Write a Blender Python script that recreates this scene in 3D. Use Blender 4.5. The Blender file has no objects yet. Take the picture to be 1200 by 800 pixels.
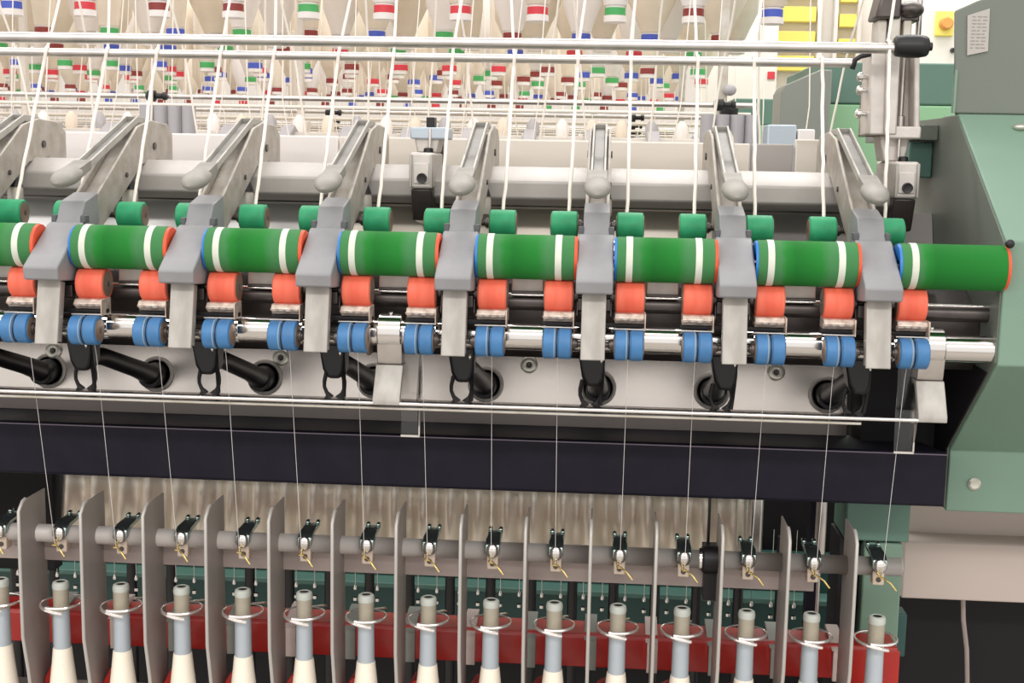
import bpy, bmesh, math, random
from mathutils import Vector, Matrix
random.seed(7)
PI = math.pi
COL = bpy.context.scene.collection
EYE = 1.5                      # camera height above the floor; geometry below is written relative to it

# ------------------------------------------------------------------ materials
def lin(c):
    return tuple((v/12.92 if v <= .04045 else ((v+.055)/1.055)**2.4) for v in c)
def mat(name, rgb, rough=.5, metal=0., var=0., scale=30., rgb2=None, bump=0., bscale=200., stretch=None, trans=0., alpha=1., emis=0., coat=0., sheen=0., spec=None):
    m = bpy.data.materials.new(name); m.use_nodes = True
    nt = m.node_tree; b = nt.nodes['Principled BSDF']
    c = lin([v/255 for v in rgb])
    b.inputs['Base Color'].default_value = (*c, 1)
    b.inputs['Roughness'].default_value = rough
    b.inputs['Metallic'].default_value = metal
    if spec is not None: b.inputs['Specular IOR Level'].default_value = spec
    if coat: b.inputs['Coat Weight'].default_value = coat
    if sheen: b.inputs['Sheen Weight'].default_value = sheen
    if trans: b.inputs['Transmission Weight'].default_value = trans; b.inputs['IOR'].default_value = 1.45
    if alpha < 1: b.inputs['Alpha'].default_value = alpha
    tc = nt.nodes.new('ShaderNodeTexCoord'); src = tc.outputs['Object']
    if stretch:
        mp = nt.nodes.new('ShaderNodeMapping'); mp.inputs['Scale'].default_value = stretch
        nt.links.new(src, mp.inputs['Vector']); src = mp.outputs['Vector']
    if var or rgb2:
        n = nt.nodes.new('ShaderNodeTexNoise'); n.inputs['Scale'].default_value = scale; n.inputs['Detail'].default_value = 4
        nt.links.new(src, n.inputs['Vector'])
        r = nt.nodes.new('ShaderNodeValToRGB')
        r.color_ramp.elements[0].position = .35; r.color_ramp.elements[1].position = .65
        c2 = lin([v/255 for v in rgb2]) if rgb2 else tuple(min(1, v*(1+var)) for v in c)
        c1 = c if rgb2 else tuple(v*(1-var) for v in c)
        r.color_ramp.elements[0].color = (*c1, 1); r.color_ramp.elements[1].color = (*c2, 1)
        nt.links.new(n.outputs['Fac'], r.inputs['Fac']); nt.links.new(r.outputs['Color'], b.inputs['Base Color'])
    if bump:
        n2 = nt.nodes.new('ShaderNodeTexNoise'); n2.inputs['Scale'].default_value = bscale; n2.inputs['Detail'].default_value = 2
        nt.links.new(src, n2.inputs['Vector'])
        bp = nt.nodes.new('ShaderNodeBump'); bp.inputs['Strength'].default_value = bump; bp.inputs['Distance'].default_value = .001
        nt.links.new(n2.outputs['Fac'], bp.inputs['Height']); nt.links.new(bp.outputs['Normal'], b.inputs['Normal'])
    if emis:
        b.inputs['Emission Color'].default_value = (*c, 1); b.inputs['Emission Strength'].default_value = emis
    return m

M = {}
M['cast'] = mat('cast_aluminium', (184,178,170), .5, .25, rgb2=(164,156,144), scale=55, bump=.3, bscale=300)
M['castdirt'] = mat('oily_cast_aluminium', (188,180,164), .5, .3, rgb2=(206,202,194), scale=40, bump=.2)
M['lever'] = mat('lever_aluminium', (176,173,166), .5, .25, var=.07, scale=60)
M['leverin'] = mat('lever_channel', (138,136,132), .5, .3, var=.08, scale=50)
M['plastic'] = mat('grey_plastic', (138,138,140), .45, 0, var=.06, scale=45)
M['notchshade'] = mat('notch_shade_grey', (88,89,92), .5)
M['foot'] = mat('brushed_foot', (178,174,167), .45, .3, rgb2=(158,153,146), scale=70, stretch=(1,1,.25), bump=.2)
M['green_sm'] = mat('green_rubber', (42,158,106), .55, 0, var=.12, scale=80)
M['red'] = mat('red_apron', (243,118,92), .6, 0, rgb2=(230,98,72), scale=90, stretch=(1,.2,.2))
M['blue'] = mat('blue_rubber', (62,116,166), .5, 0, var=.10, scale=90)
M['chrome'] = mat('chrome', (225,222,218), .14, 1)
M['chrome_r'] = mat('satin_steel', (205,200,196), .3, 1, var=.08, scale=40)
M['steel_dk'] = mat('dark_steel', (92,86,84), .35, .8, var=.15, scale=40)
M['hub'] = mat('roller_hub_brown', (150,128,112), .45, .5)
M['black'] = mat('black_plastic', (22,20,22), .4)
M['blackm'] = mat('black_metal', (30,28,30), .4, .3)
M['white_rub'] = mat('white_band', (212,215,202), .6, var=.03, scale=80)
M['capred'] = mat('red_end_cap', (226,84,48), .5)
M['capblue'] = mat('blue_end_cap', (40,120,200), .4)
M['clip'] = mat('worn_clip', (232,218,206), .35, .45, rgb2=(186,166,150), scale=140)
M['cream'] = mat('cream_panel', (226,218,206), .5, 0, var=.02, scale=5)
M['greypanel'] = mat('grey_panel', (172,166,162), .5)
M['tube'] = mat('extruded_aluminium', (178,173,168), .45, .25, var=.05, scale=30)
M['beam'] = mat('dark_blue_paint', (22,20,32), .5, 0, rgb2=(28,26,38), scale=25, spec=.2)
M['stainless'] = mat('stainless_panel', (238,230,222), .24, .8, var=.04, scale=6, stretch=(1,1,4))
M['corr'] = mat('corrugated_steel', (252,244,228), .36, .6)
M['sep'] = mat('separator_plate', (154,145,140), .42, .2, var=.06, scale=30, stretch=(1,1,.3))
M['seprim'] = mat('separator_rim', (184,180,174), .4, .2)
M['shaft'] = mat('guide_shaft_grey', (218,211,206), .38, .25, var=.04, scale=20)
M['strip'] = mat('guide_strip', (172,158,152), .42, .3, var=.08, scale=20)
M['gmetal'] = mat('greenish_chrome', (165,182,178), .2, .95)
M['beigeblk'] = mat('beige_block', (206,188,170), .5)
M['brass'] = mat('brass_wire', (226,200,130), .25, .9)
M['wire'] = mat('bright_wire', (236,230,226), .2, .8)
M['cap'] = mat('tube_tip', (190,194,186), .45)
M['sand'] = mat('beige_collar', (172,164,146), .5, var=.05, scale=100)
M['greytube'] = mat('grey_tube', (176,184,190), .45, var=.03)
M['yarn'] = mat('cream_yarn', (250,240,222), .85, 0, var=.04, scale=400, stretch=(1,1,6), bump=.3, bscale=600)
M['roving'] = mat('roving', (248,240,230), .9, 0, var=.03, scale=600, bump=.5, bscale=900)
M['thread'] = mat('fine_thread', (225,220,218), .8)
M['redpaint'] = mat('red_paint', (176,34,26), .35, 0, var=.08, scale=40, coat=.2)
M['teal'] = mat('teal_paint', (48,84,80), .45, 0, var=.05, scale=8)
M['hgreen'] = mat('machine_green_paint', (122,150,132), .42, 0, rgb2=(113,142,124), scale=3, bump=.15, bscale=500)
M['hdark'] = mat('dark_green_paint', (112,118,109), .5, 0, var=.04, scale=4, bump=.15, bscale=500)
M['ltgreen'] = mat('light_green_paint', (148,196,152), .5, 0, var=.03, scale=4)
M['midgreen'] = mat('mid_green_paint', (96,130,116), .5, 0, var=.03, scale=4)
M['boxgrey'] = mat('grey_green_box', (138,142,134), .5, 0, var=.03, scale=4)
M['beigebar'] = mat('beige_bar_paint', (200,184,176), .5, 0, var=.03, scale=5)
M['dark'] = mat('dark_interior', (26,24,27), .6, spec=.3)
M['label'] = mat('label_paper', (178,172,166), .6)
M['ink'] = mat('label_ink', (148,142,138), .7)
M['wallw'] = mat('white_wall', (240,234,226), .8, 0, var=.01, scale=.5)
M['floor'] = mat('hall_floor', (168,162,154), .5, 0, var=.05, scale=2)
M['yellow'] = mat('yellow_shelf', (255,236,120), .6)
M['orange'] = mat('orange_plastic', (238,160,84), .5)
M['pack'] = mat('roving_package', (226,214,196), .85, 0, var=.03, scale=20)
M['packw'] = mat('white_package', (238,232,228), .8, 0)
M['cred'] = mat('band_red', (216,60,72), .5); M['cblue'] = mat('band_blue', (72,92,190), .5)
M['cgreen'] = mat('band_green', (74,170,96), .5); M['cmaroon'] = mat('band_maroon', (140,54,50), .5)
M['farcream'] = mat('far_machine_cream', (214,206,196), .6)
M['fargrey'] = mat('far_machine_grey', (176,173,176), .5, .15)
M['ltblue'] = mat('light_blue_plate', (186,198,208), .4, .2)
M['worn'] = mat('worn_blue', (128,150,168), .45)
M['midteal'] = mat('mid_teal', (84,122,112), .5)
M['tipgrey'] = mat('thumb_tip_aluminium', (146,143,136), .55, .15, var=.08, scale=60)
M['castlt'] = mat('light_cast_aluminium', (206,199,192), .45, .25, var=.06, scale=60, bump=.25, bscale=300)
M['satinw'] = mat('satin_white_sheet', (250,248,245), .3, .5)
M['satinc'] = mat('satin_cream_sheet', (240,230,216), .3, .5)
M['steelrefl'] = mat('steel_beam_reflection', (128,120,116), .35, .5)
M['edge'] = mat('dim_edge', (112,104,116), .4, .4)
M['screw'] = mat('screw_steel', (206,204,192), .3, .7)

def glass_mat():
    m = bpy.data.materials.new('clear_acrylic'); m.use_nodes = True
    nt = m.node_tree; nt.nodes.clear()
    o = nt.nodes.new('ShaderNodeOutputMaterial'); t = nt.nodes.new('ShaderNodeBsdfTransparent'); g = nt.nodes.new('ShaderNodeBsdfGlossy')
    t.inputs['Color'].default_value = (.86,.85,.84,1); g.inputs['Roughness'].default_value = .08
    f = nt.nodes.new('ShaderNodeFresnel'); f.inputs['IOR'].default_value = 1.5
    x = nt.nodes.new('ShaderNodeMixShader')
    nt.links.new(f.outputs[0], x.inputs[0]); nt.links.new(t.outputs[0], x.inputs[1]); nt.links.new(g.outputs[0], x.inputs[2])
    nt.links.new(x.outputs[0], o.inputs['Surface'])
    return m
M['acrylic'] = glass_mat()

def drum_mat(pale_l, pale_r, name):
    """flocked green sleeve, worn paler towards the ends where the bands rub"""
    m = mat(name, (8,112,34), .9, 0, bump=.4, bscale=900)
    nt = m.node_tree; b = nt.nodes['Principled BSDF']
    tc = nt.nodes.new('ShaderNodeTexCoord'); sx = nt.nodes.new('ShaderNodeSeparateXYZ'); nt.links.new(tc.outputs['Object'], sx.inputs[0])
    n = nt.nodes.new('ShaderNodeTexNoise'); n.inputs['Scale'].default_value = 60; nt.links.new(tc.outputs['Object'], n.inputs['Vector'])
    ad = nt.nodes.new('ShaderNodeMath'); ad.operation = 'MULTIPLY_ADD'; ad.inputs[1].default_value = .008; 
    nt.links.new(n.outputs['Fac'], ad.inputs[0]); nt.links.new(sx.outputs['X'], ad.inputs[2])
    mr = nt.nodes.new('ShaderNodeMapRange'); mr.inputs['From Min'].default_value = -.06; mr.inputs['From Max'].default_value = .06
    nt.links.new(ad.outputs[0], mr.inputs['Value'])
    r = nt.nodes.new('ShaderNodeValToRGB'); el = r.color_ramp.elements
    P = (*lin((62/255,124/255,72/255)), 1); D = (*lin((4/255,104/255,28/255)), 1); D2 = (*lin((22/255,118/255,38/255)), 1)
    f = lambda v: (v+.004+.06)/.12
    el[0].position = 0; el[0].color = P
    el[1].position = f(pale_l-.003); el[1].color = P
    e = el.new(f(pale_l+.003)); e.color = D2
    e = el.new(f(pale_l+.012)); e.color = D
    e = el.new(min(.985, f(pale_r-.010))); e.color = D2
    e = el.new(min(.99, f(pale_r))); e.color = P if pale_r < .05 else D2
    nt.links.new(mr.outputs[0], r.inputs['Fac']); nt.links.new(r.outputs['Color'], b.inputs['Base Color'])
    return m
M['drum'] = drum_mat(-.024, .022, 'green_flock')
M['drum_end'] = drum_mat(-.028, .2, 'green_flock_long')

# ------------------------------------------------------------------ mesh builder
class MB:
    def __init__(s): s.v = []; s.f = []; s.mi = []; s.cur = 0
    def add(s, vs, fs):
        b = len(s.v); s.v += [tuple(p) for p in vs]; s.f += [tuple(b+i for i in f) for f in fs]; s.mi += [s.cur]*len(fs); return s
    def mat(s, i): s.cur = i; return s
    def box(s, x0, x1, y0, y1, z0, z1):
        vs = [(x,y,z) for x in (x0,x1) for y in (y0,y1) for z in (z0,z1)]
        return s.add(vs, [(0,1,3,2),(4,6,7,5),(0,4,5,1),(2,3,7,6),(0,2,6,4),(1,5,7,3)])
    def prism(s, yz, x0, x1):                      # polygon in YZ extruded along X
        n = len(yz); vs = [(x0,y,z) for y,z in yz]+[(x1,y,z) for y,z in yz]
        fs = [tuple(range(n))[::-1], tuple(range(n,2*n))]+[(i,(i+1)%n,n+(i+1)%n,n+i) for i in range(n)]
        return s.add(vs, fs)
    def prismxz(s, xz, y0, y1):
        n = len(xz); vs = [(x,y0,z) for x,z in xz]+[(x,y1,z) for x,z in xz]
        fs = [tuple(range(n)), tuple(range(n,2*n))[::-1]]+[(i,n+i,n+(i+1)%n,(i+1)%n) for i in range(n)]
        return s.add(vs, fs)
    def prismxy(s, xy, z0, z1):
        n = len(xy); vs = [(x,y,z0) for x,y in xy]+[(x,y,z1) for x,y in xy]
        fs = [tuple(range(n))[::-1], tuple(range(n,2*n))]+[(i,(i+1)%n,n+(i+1)%n,n+i) for i in range(n)]
        return s.add(vs, fs)
    def lathe(s, prof, c, ax='x', seg=32, caps=True):   # prof [(axial, r)]
        vs = []; n = len(prof)
        for a, r in prof:
            for k in range(seg):
                t = 2*PI*k/seg; p, q = r*math.cos(t), r*math.sin(t)
                vs.append({'x':(c[0]+a,c[1]+p,c[2]+q),'y':(c[0]+q,c[1]+a,c[2]+p),'z':(c[0]+p,c[1]+q,c[2]+a)}[ax])
        fs = [(i*seg+k, i*seg+(k+1)%seg, (i+1)*seg+(k+1)%seg, (i+1)*seg+k) for i in range(n-1) for k in range(seg)]
        fs = [f[::-1] for f in fs]
        if caps: fs += [tuple(range(seg)), tuple((n-1)*seg+k for k in range(seg))[::-1]]
        return s.add(vs, fs)
    def cyl(s, c, r, x0, x1, ax='x', seg=28):
        return s.lathe([(x0,r),(x1,r)], c, ax, seg)
    def tube(s, pts, r, seg=8, caps=True, radii=None):
        pts = [Vector(p) for p in pts]; vs = []; n = len(pts); up = None
        for i, p in enumerate(pts):
            d = (pts[min(i+1,n-1)]-pts[max(i-1,0)]).normalized()
            if up is None: up = Vector((0,0,1)) if abs(d.z) < .9 else Vector((1,0,0))
            a = d.cross(up).normalized(); b = a.cross(d).normalized(); up = b
            rr = radii[i] if radii else r
            for k in range(seg):
                t = 2*PI*k/seg; vs.append(p+a*rr*math.cos(t)+b*rr*math.sin(t))
        fs = [(i*seg+k, (i+1)*seg+k, (i+1)*seg+(k+1)%seg, i*seg+(k+1)%seg)[::-1] for i in range(n-1) for k in range(seg)]
        if caps: fs += [tuple(range(seg))[::-1], tuple((n-1)*seg+k for k in range(seg))]
        return s.add(vs, fs)
    def ell(s, c, r, seg=20, rings=12, rot=None):
        vs = []; 
        for i in range(rings+1):
            a = PI*i/rings
            for k in range(seg):
                t = 2*PI*k/seg; p = Vector((r[0]*math.sin(a)*math.cos(t), r[1]*math.sin(a)*math.sin(t), r[2]*math.cos(a)))
                if rot: p = rot @ p
                vs.append(Vector(c)+p)
        fs = [(i*seg+k, (i+1)*seg+k, (i+1)*seg+(k+1)%seg, i*seg+(k+1)%seg) for i in range(rings) for k in range(seg)]
        return s.add(vs, fs)
    def beamyz(s, x0, x1, p, q, t):                # a bar between two YZ points with thickness t
        d = Vector((q[0]-p[0], q[1]-p[1])); n = Vector((-d.y, d.x)).normalized()*t/2
        return s.prism([(p[0]+n.x,p[1]+n.y),(q[0]+n.x,q[1]+n.y),(q[0]-n.x,q[1]-n.y),(p[0]-n.x,p[1]-n.y)], x0, x1)
    def build(s, name, m, parent=None, loc=None, bevel=0., smooth=40, seg=2):
        org = Vector(parent['o']) if parent is not None else Vector(loc if loc else (0,0,0))
        me = bpy.data.meshes.new(name)
        me.from_pydata([Vector(v)-org for v in s.v], [], s.f)
        ms = m if isinstance(m, (list, tuple)) else [m]
        for k in ms: me.materials.append(M[k])
        for p, i in zip(me.polygons, s.mi): p.material_index = i; p.use_smooth = True
        bm = bmesh.new(); bm.from_mesh(me); bmesh.ops.remove_doubles(bm, verts=bm.verts, dist=1e-6)
        bmesh.ops.recalc_face_normals(bm, faces=bm.faces); bm.to_mesh(me); bm.free()
        me.set_sharp_from_angle(angle=math.radians(smooth))
        o = bpy.data.objects.new(name, me); COL.objects.link(o)
        o['o'] = tuple(org)
        if parent is not None:
            if parent.type == 'EMPTY' or parent.parent is not None or True: o.parent = parent
        else: o.location = org+Vector((0,0,EYE))
        if bevel:
            b = o.modifiers.new('edge', 'BEVEL'); b.width = bevel; b.segments = seg; b.limit_method = 'ANGLE'; b.angle_limit = math.radians(35)
            b.harden_normals = False
        return o

def thing(name, loc, label, cat, group=None):
    o = bpy.data.objects.new(name, None); COL.objects.link(o); o.empty_display_size = .01
    o.location = Vector(loc)+Vector((0,0,EYE)); o['o'] = tuple(loc)
    return tag(o, label, cat, group)
def tag(o, label, cat, group=None, kind=None):
    o['label'] = label; o['category'] = cat
    if group: o['group'] = group
    if kind: o['kind'] = kind
    return o
def struct(o, label=None):
    o['kind'] = 'structure'
    if label: o['label'] = label
    return o
def copy_tree(o, parent=None):
    c = o.copy(); COL.objects.link(c)
    if parent: c.parent = parent
    for ch in list(o.children): copy_tree(ch, c)
    return c
def dup(o, dx, label=None):
    c = copy_tree(o); c.location.x += dx
    if label: c['label'] = label
    return c
ORD = ['first','second','third','fourth','fifth','sixth','seventh','eighth','ninth','tenth','eleventh','twelfth','thirteenth','fourteenth','fifteenth','sixteenth']
NB = ' nearest the green end housing'
def nth(i, what, tail):                            # i counted from the green end housing
    return (what+' '+tail+', nearest the green housing') if i == 0 else (ORD[i]+' '+what+' from the green housing, '+tail)

XA = [-.710+.14*i for i in range(8)]               # weighting arm positions
XK = lambda k: -.605+.07*k                         # spindle positions

# ------------------------------------------------------------------ weighting arms
def make_arm(x):
    t = thing('weighting_arm', (x,1.53,-.03), '', 'weighting arm', 'weighting arms along the roller stand')
    # casting: side webs, floor web and head
    up = [(1.372,-.066),(1.405,-.046),(1.530,.0285),(1.575,.037),(1.635,.034),(1.655,.022),(1.655,-.014),(1.625,-.022),(1.60,-.010),(1.545,-.016),(1.425,-.079),(1.375,-.105)]
    b = MB()
    b.prism(up, x-.0130, x-.0092); b.prism(up, x+.0092, x+.0130)
    lo = [(1.375,-.074),(1.405,-.056),(1.530,.0190),(1.575,.027),(1.63,.024),(1.65,.014),(1.65,-.012),(1.625,-.020),(1.60,-.009),(1.545,-.014),(1.425,-.077),(1.378,-.10)]
    b.prism(lo, x-.0095, x+.0095)
    b.build('casting', 'cast', t, bevel=.0012)
    for sx in (-1, 1):
        p = MB(); p.cyl((x,1.585,.006), .0045, *( (-.0150,-.0128) if sx < 0 else (.0128,.0150)), seg=14); p.cyl((x,1.49,-.028), .003, *((-.0145,-.0128) if sx < 0 else (.0128,.0145)), seg=12)
        p.build('pivot_pin', 'steel_dk', t)
    # lever: channel with rounded thumb tip
    l = MB(); q0, q1 = (1.385,-.0195), (1.548,.0375)
    l.mat(1).beamyz(x-.0058, x+.0058, (q0[0],q0[1]-.003), (q1[0],q1[1]-.003), .003)
    l.mat(0)
    for sx in (-1, 1): l.beamyz(x+sx*.0070-.0012, x+sx*.0070+.0012, (q0[0]-.012,q0[1]-.0052), q1, .0080)
    l.prism([(1.545,.0405),(1.585,.040),(1.595,.034),(1.55,.032)], x-.0078, x+.0078)
    lv = l.build('lever', ['lever','leverin'], t, bevel=.0006)
    tp = MB(); tp.ell((x,1.352,-.0285), (.0140,.0290,.0092), rot=Matrix.Rotation(math.radians(14),3,'X'))
    tp.prism([(1.358,-.033),(1.396,-.021),(1.396,-.011),(1.358,-.0215)], x-.0095, x+.0095)
    tp.build('thumb_tip', 'tipgrey', lv)
    # neck and grey cap
    n = MB(); n.prism([(1.402,-.046),(1.366,-.0545),(1.350,-.078),(1.350,-.108),(1.385,-.108),(1.405,-.076)], x-.0135, x+.0135)
    n.build('neck', 'plastic', t, bevel=.0012)
    for sx in (-1, 1):
        nt_ = MB(); nt_.box(*sorted((x+sx*.0132, x+sx*.0185)), 1.352, 1.364, -.0770, -.0690)
        nt_.build('notch_shade_tab', 'notchshade', t, bevel=.0008)  # dark tabs paint the shade of the cutouts between neck and cap
    c = MB(); c.prism([(1.350,-.0760),(1.342,-.0775),(1.282,-.1160),(1.2785,-.1190),(1.2805,-.1310),(1.288,-.1325),(1.330,-.1360),(1.345,-.128),(1.356,-.108)], x-.0182, x+.0182)
    c.build('cap', 'plastic', t, bevel=.0014)
    for sx in (-1, 1):
        pn = MB(); pn.lathe([(0,.0034),(.0012,.0034),(.0024,.002)] if sx > 0 else [(0,.0034),(-.0012,.0034),(-.0024,.002)], (x+sx*.0182,1.322,-.1105), 'x', 14)
        pn.build('pin_head', 'screw', t)
    f = MB(); f.beamyz(x-.0122, x+.0122, (1.3015,-.1330), (1.2885,-.1985), .0030)
    for sx in (-1, 1): f.beamyz(x+sx*.0112-.0010, x+sx*.0112+.0010, (1.3070,-.1350), (1.2945,-.1965), .010)
    f.build('foot_plate', 'foot', t, bevel=.0009)
    sd = MB()
    for sx in (-1, 1): sd.beamyz(x+sx*.0172-.001, x+sx*.0172+.001, (1.338,-.128), (1.330,-.160), .012)
    sd.box(x-.0165, x+.0165, 1.318, 1.345, -.152, -.140)
    sd.build('roller_saddle', 'steel_dk', t, bevel=.0006)
    return t
A0 = make_arm(XA[0]); arms = [A0]
for i in range(1, 8): arms.append(dup(A0, .14*i))
for i, a in enumerate(arms):
    a['label'] = nth(7-i, 'silver and grey weighting arm', 'over the rollers') if i else 'silver weighting arm cut off by the left edge, only its upper casting in view'

# ------------------------------------------------------------------ top roller pairs
def roller_pair(name, x, y, z, r, w, m, label, cat, group, off=.036, right_only=False, style=''):
    t = thing(name, (x,y,z), label, cat, group)
    a = MB(); a.lathe([(-off-w/2-.0014,.0030),(-off-w/2,.0040),(-off+w/2,.0045),(-.016,.0042),(-.015,.003),(.015,.003),(.016,.0042),(off+w/2,.0040),(off+w/2+.0014,.0030)], (x,y,z), 'x', 20)
    for sx in (-1, 1):
        a.lathe([(0,.006),(.0045,.006)], (x+sx*.0175-(.0045 if sx < 0 else 0),y,z), 'x', 16)
    a.build('axle', 'steel_dk', t)
    for sx in (-1, 1):
        c = MB(); h = w/2; cx = x+sx*off
        if style == 'groove':
            c.lathe([(-h,r-.0012),(-h+.001,r),(-.0022,r),(-.0014,r-.0012),(.0014,r-.0012),(.0022,r),(h-.001,r),(h,r-.0012)], (cx,y,z), 'x', 40)
        else:
            c.lathe([(-h,r-.0014),(-h+.0012,r),(-h*.3,r+.0002),(h*.3,r+.0002),(h-.0012,r),(h,r-.0014)], (cx,y,z), 'x', 40)
        s = c.build('roller_sleeve', m, t)
        if style == 'groove':
            g = MB(); g.lathe([(-.0033,r-.0001),(-.0032,r+.0002),(-.0019,r+.0002),(-.0018,r-.0001)], (cx,y,z), 'x', 40)
            g.build('worn_stripe', 'worn', s)
            g = MB(); g.lathe([(-.0007,r-.0011),(-.0006,r-.0009),(.0006,r-.0009),(.0007,r-.0011)], (cx,y,z), 'x', 40)
            g.build('groove_line', 'blackm', s)
        hb = MB(); hb.lathe([(-h-.0012,r*.45),(-h-.0006,r*.78),(h+.0006,r*.78),(h+.0012,r*.45)], (cx,y,z), 'x', 28)
        hb.build('hub', 'hub', s)
    return t
def row(proto_fn, idx, fmt):
    first = proto_fn(XA[idx[0]]); out = [first]
    for i in idx[1:]: out.append(dup(first, XA[i]-XA[idx[0]]))
    for i, o in zip(idx, out): o['label'] = fmt(i)
    return out
armname = lambda i: 'the arm nearest the green housing' if i == 7 else 'the '+ORD[7-i]+' arm from the green housing'
row(lambda x: roller_pair('green_top_roller', x, 1.4438, -.0721, .0150, .0290, 'green_sm', '', 'roller', 'small green rear top rollers'), list(range(0,8)),
    lambda i: 'pair of small green rear rollers on '+armname(i))
row(lambda x: roller_pair('red_top_roller', x, 1.3283, -.1385, .0168, .0290, 'red', '', 'roller', 'orange red middle top rollers'), list(range(1,8)),
    lambda i: 'pair of orange red rollers on '+armname(i))
row(lambda x: roller_pair('blue_top_roller', x, 1.3041, -.1847, .0152, .0285, 'blue', '', 'roller', 'blue grooved front top rollers', style='groove'), list(range(1,8)),
    lambda i: 'pair of blue grooved rollers beside the foot of '+armname(i))

# ------------------------------------------------------------------ cleaning drums
def make_drum(x, x0, x1, bands, m, label):
    y, z, r = 1.325, -.0996, .0227
    t = thing('cleaning_drum', (x,y,z), label, 'cleaning roller', 'flocked green cleaning drums lying on the red rollers')
    b = MB(); b.lathe([(x0-x,r-.0006),(x0-x+.0006,r),(x1-x-.0006,r),(x1-x,r-.0006)], (x,y,z), 'x', 48); b.build('sleeve', m, t)
    for p, q in bands:
        b = MB(); b.lathe([(p,r-.0003),(p+.0003,r+.0005),(q-.0003,r+.0005),(q,r-.0003)], (x,y,z), 'x', 48, caps=False); b.build('white_band', 'white_rub', t)
    b = MB(); b.lathe([(0,.006),(-.001,.010),(-.0016,r-.003),(-.0024,r-.0012),(0,r-.0004)], (x0,y,z), 'x', 40); b.build('blue_end_cap', 'capblue', t)
    b = MB(); b.lathe([(0,r-.0004),(.0030,r-.0010),(.0032,r-.003),(.001,.010),(.001,.006)], (x1,y,z), 'x', 40); b.build('red_end_cap', 'capred', t)
    b = MB(); b.lathe([(x0-x-.004,.0025),(x1-x+.004,.0025)], (x,y,z), 'x', 14); b.build('spindle', 'chrome_r', t)
    return t
D0 = make_drum(XA[0]+.07, XA[0]+.0215, XA[0]+.1190, [(-.0395,-.0325),(.0295,.0365)], 'drum', 'green cleaning drum cut off by the left edge with one white band in view')
for i in range(1, 7):
    dup(D0, .14*i, 'green two banded drum, '+('nearest the long end drum' if i == 6 else ORD[6-i]+' counting from the long end drum'))
make_drum(XA[7]+.07, XA[7]+.0215, .3930, [(-.0395,-.0325)], 'drum_end', 'longer green cleaning drum with one white band reaching the green end housing')

# ------------------------------------------------------------------ bottom rollers and cradles
XL, XR = -1.35, .3950
def fluted(name, y, z, r, x0, x1, m, label, n=1):
    t = thing(name, ((x0+x1)/2,y,z), label, 'roller shaft')
    b = MB(); b.cyl((0,y,z), r*.93, x0, x1, seg=40); b.build('core', m, t)
    for i in range(8):
        for sx in (-1, 1):
            cx = XA[i]+sx*.036
            if cx > x1: continue
            f = MB(); N = 48; prof = []
            vs = []; 
            for a in (-.0130, .0130):
                for k in range(N):
                    rr = r*(1.0 if k % 2 else .965); tt = 2*PI*k/N
                    vs.append((cx+a, y+rr*math.cos(tt), z+rr*math.sin(tt)))
            f.add(vs, [(k,(k+1)%N,N+(k+1)%N,N+k) for k in range(N)]+[tuple(range(N)), tuple(range(N,2*N))])
            f.build('fluted_boss', m, t, smooth=20)
    return t
fluted('front_roller_shaft', 1.340, -.1835, .0150, XL, XR, 'chrome', 'long polished steel roller shaft running behind the blue rollers into the green housing')
b = MB(); b.cyl((0,1.362,-.1500), .0085, XL, XR, seg=28); b.build('middle_roller_shaft', 'steel_dk', None, ((XL+XR)/2,1.362,-.15))
tag(bpy.data.objects['middle_roller_shaft'], 'thin steel shaft running just below and behind the red rollers', 'roller shaft')
b = MB(); b.cyl((0,1.452,-.1010), .0125, XL, .36, seg=28); b.build('rear_roller_shaft', 'chrome_r', None, (0,1.452,-.101))
tag(bpy.data.objects['rear_roller_shaft'], 'steel shaft under the small green rear rollers', 'roller shaft')
# dark trough behind the shafts
b = MB(); b.prism([(1.385,-.160),(1.480,-.118),(1.520,-.118),(1.520,-.232),(1.40,-.214),(1.385,-.20)], XL, .3925)
tag(b.build('roller_stand_trough', 'steel_dk', None, (0,1.45,-.18), bevel=.001), 'dark steel trough closing the space behind the roller shafts', 'machine panel')
# small bright guide bars seen between the arms above the shafts
b = MB(); b.cyl((0,1.352,-.1410), .0016, XL, .3925, seg=12); tag(b.build('apron_tension_bar', 'chrome', None, (0,1.352,-.141)), 'thin bright rod crossing behind the red rollers', 'rod')

def make_cradle(x):
    t = thing('condenser_cradle', (x,1.325,-.160), '', 'cradle', 'condenser cradles between red and blue rollers')
    b = MB(); b.box(x-.053, x+.053, 1.318, 1.326, -.1690, -.1640); b.build('bar', 'blackm', t, bevel=.001)
    for sx in (-1, 1):
        cx = x+sx*.036
        c = MB(); c.prism([(1.3155,-.1640),(1.3085,-.1580),(1.3125,-.1535),(1.335,-.1525),(1.335,-.1640)], cx-.0150, cx+.0150)
        c.build('worn_clip', 'clip', t, bevel=.0009)
        c = MB()
        for dx, q in ((-.0115,.0022),(-.0045,.0014),(.0030,.0024),(.0105,.0016)): c.ell((cx+dx,1.3110,-.1595+q*.3), (.0046,.0016,q), 10, 6)
        c.build('clip_lip', 'clip', t)
        for dx in (.0157,):
            w = MB(); w.box(cx+dx-.0007, cx+dx+.0007, 1.306, 1.332, -.1700, -.1530); w.build('side_web', 'clip', t, bevel=.0004)
        e = MB(); e.box(cx-.0165, cx+.0165, 1.3065, 1.3095, -.1695, -.1680); e.build('edge_strip', 'chrome_r', t, bevel=.0004)
    return t
C0 = make_cradle(XA[1])
for i in range(1, 8):
    c = C0 if i == 1 else dup(C0, XA[i]-XA[1])
    c['label'] = 'worn metal clips under the red rollers of '+armname(i)
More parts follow.
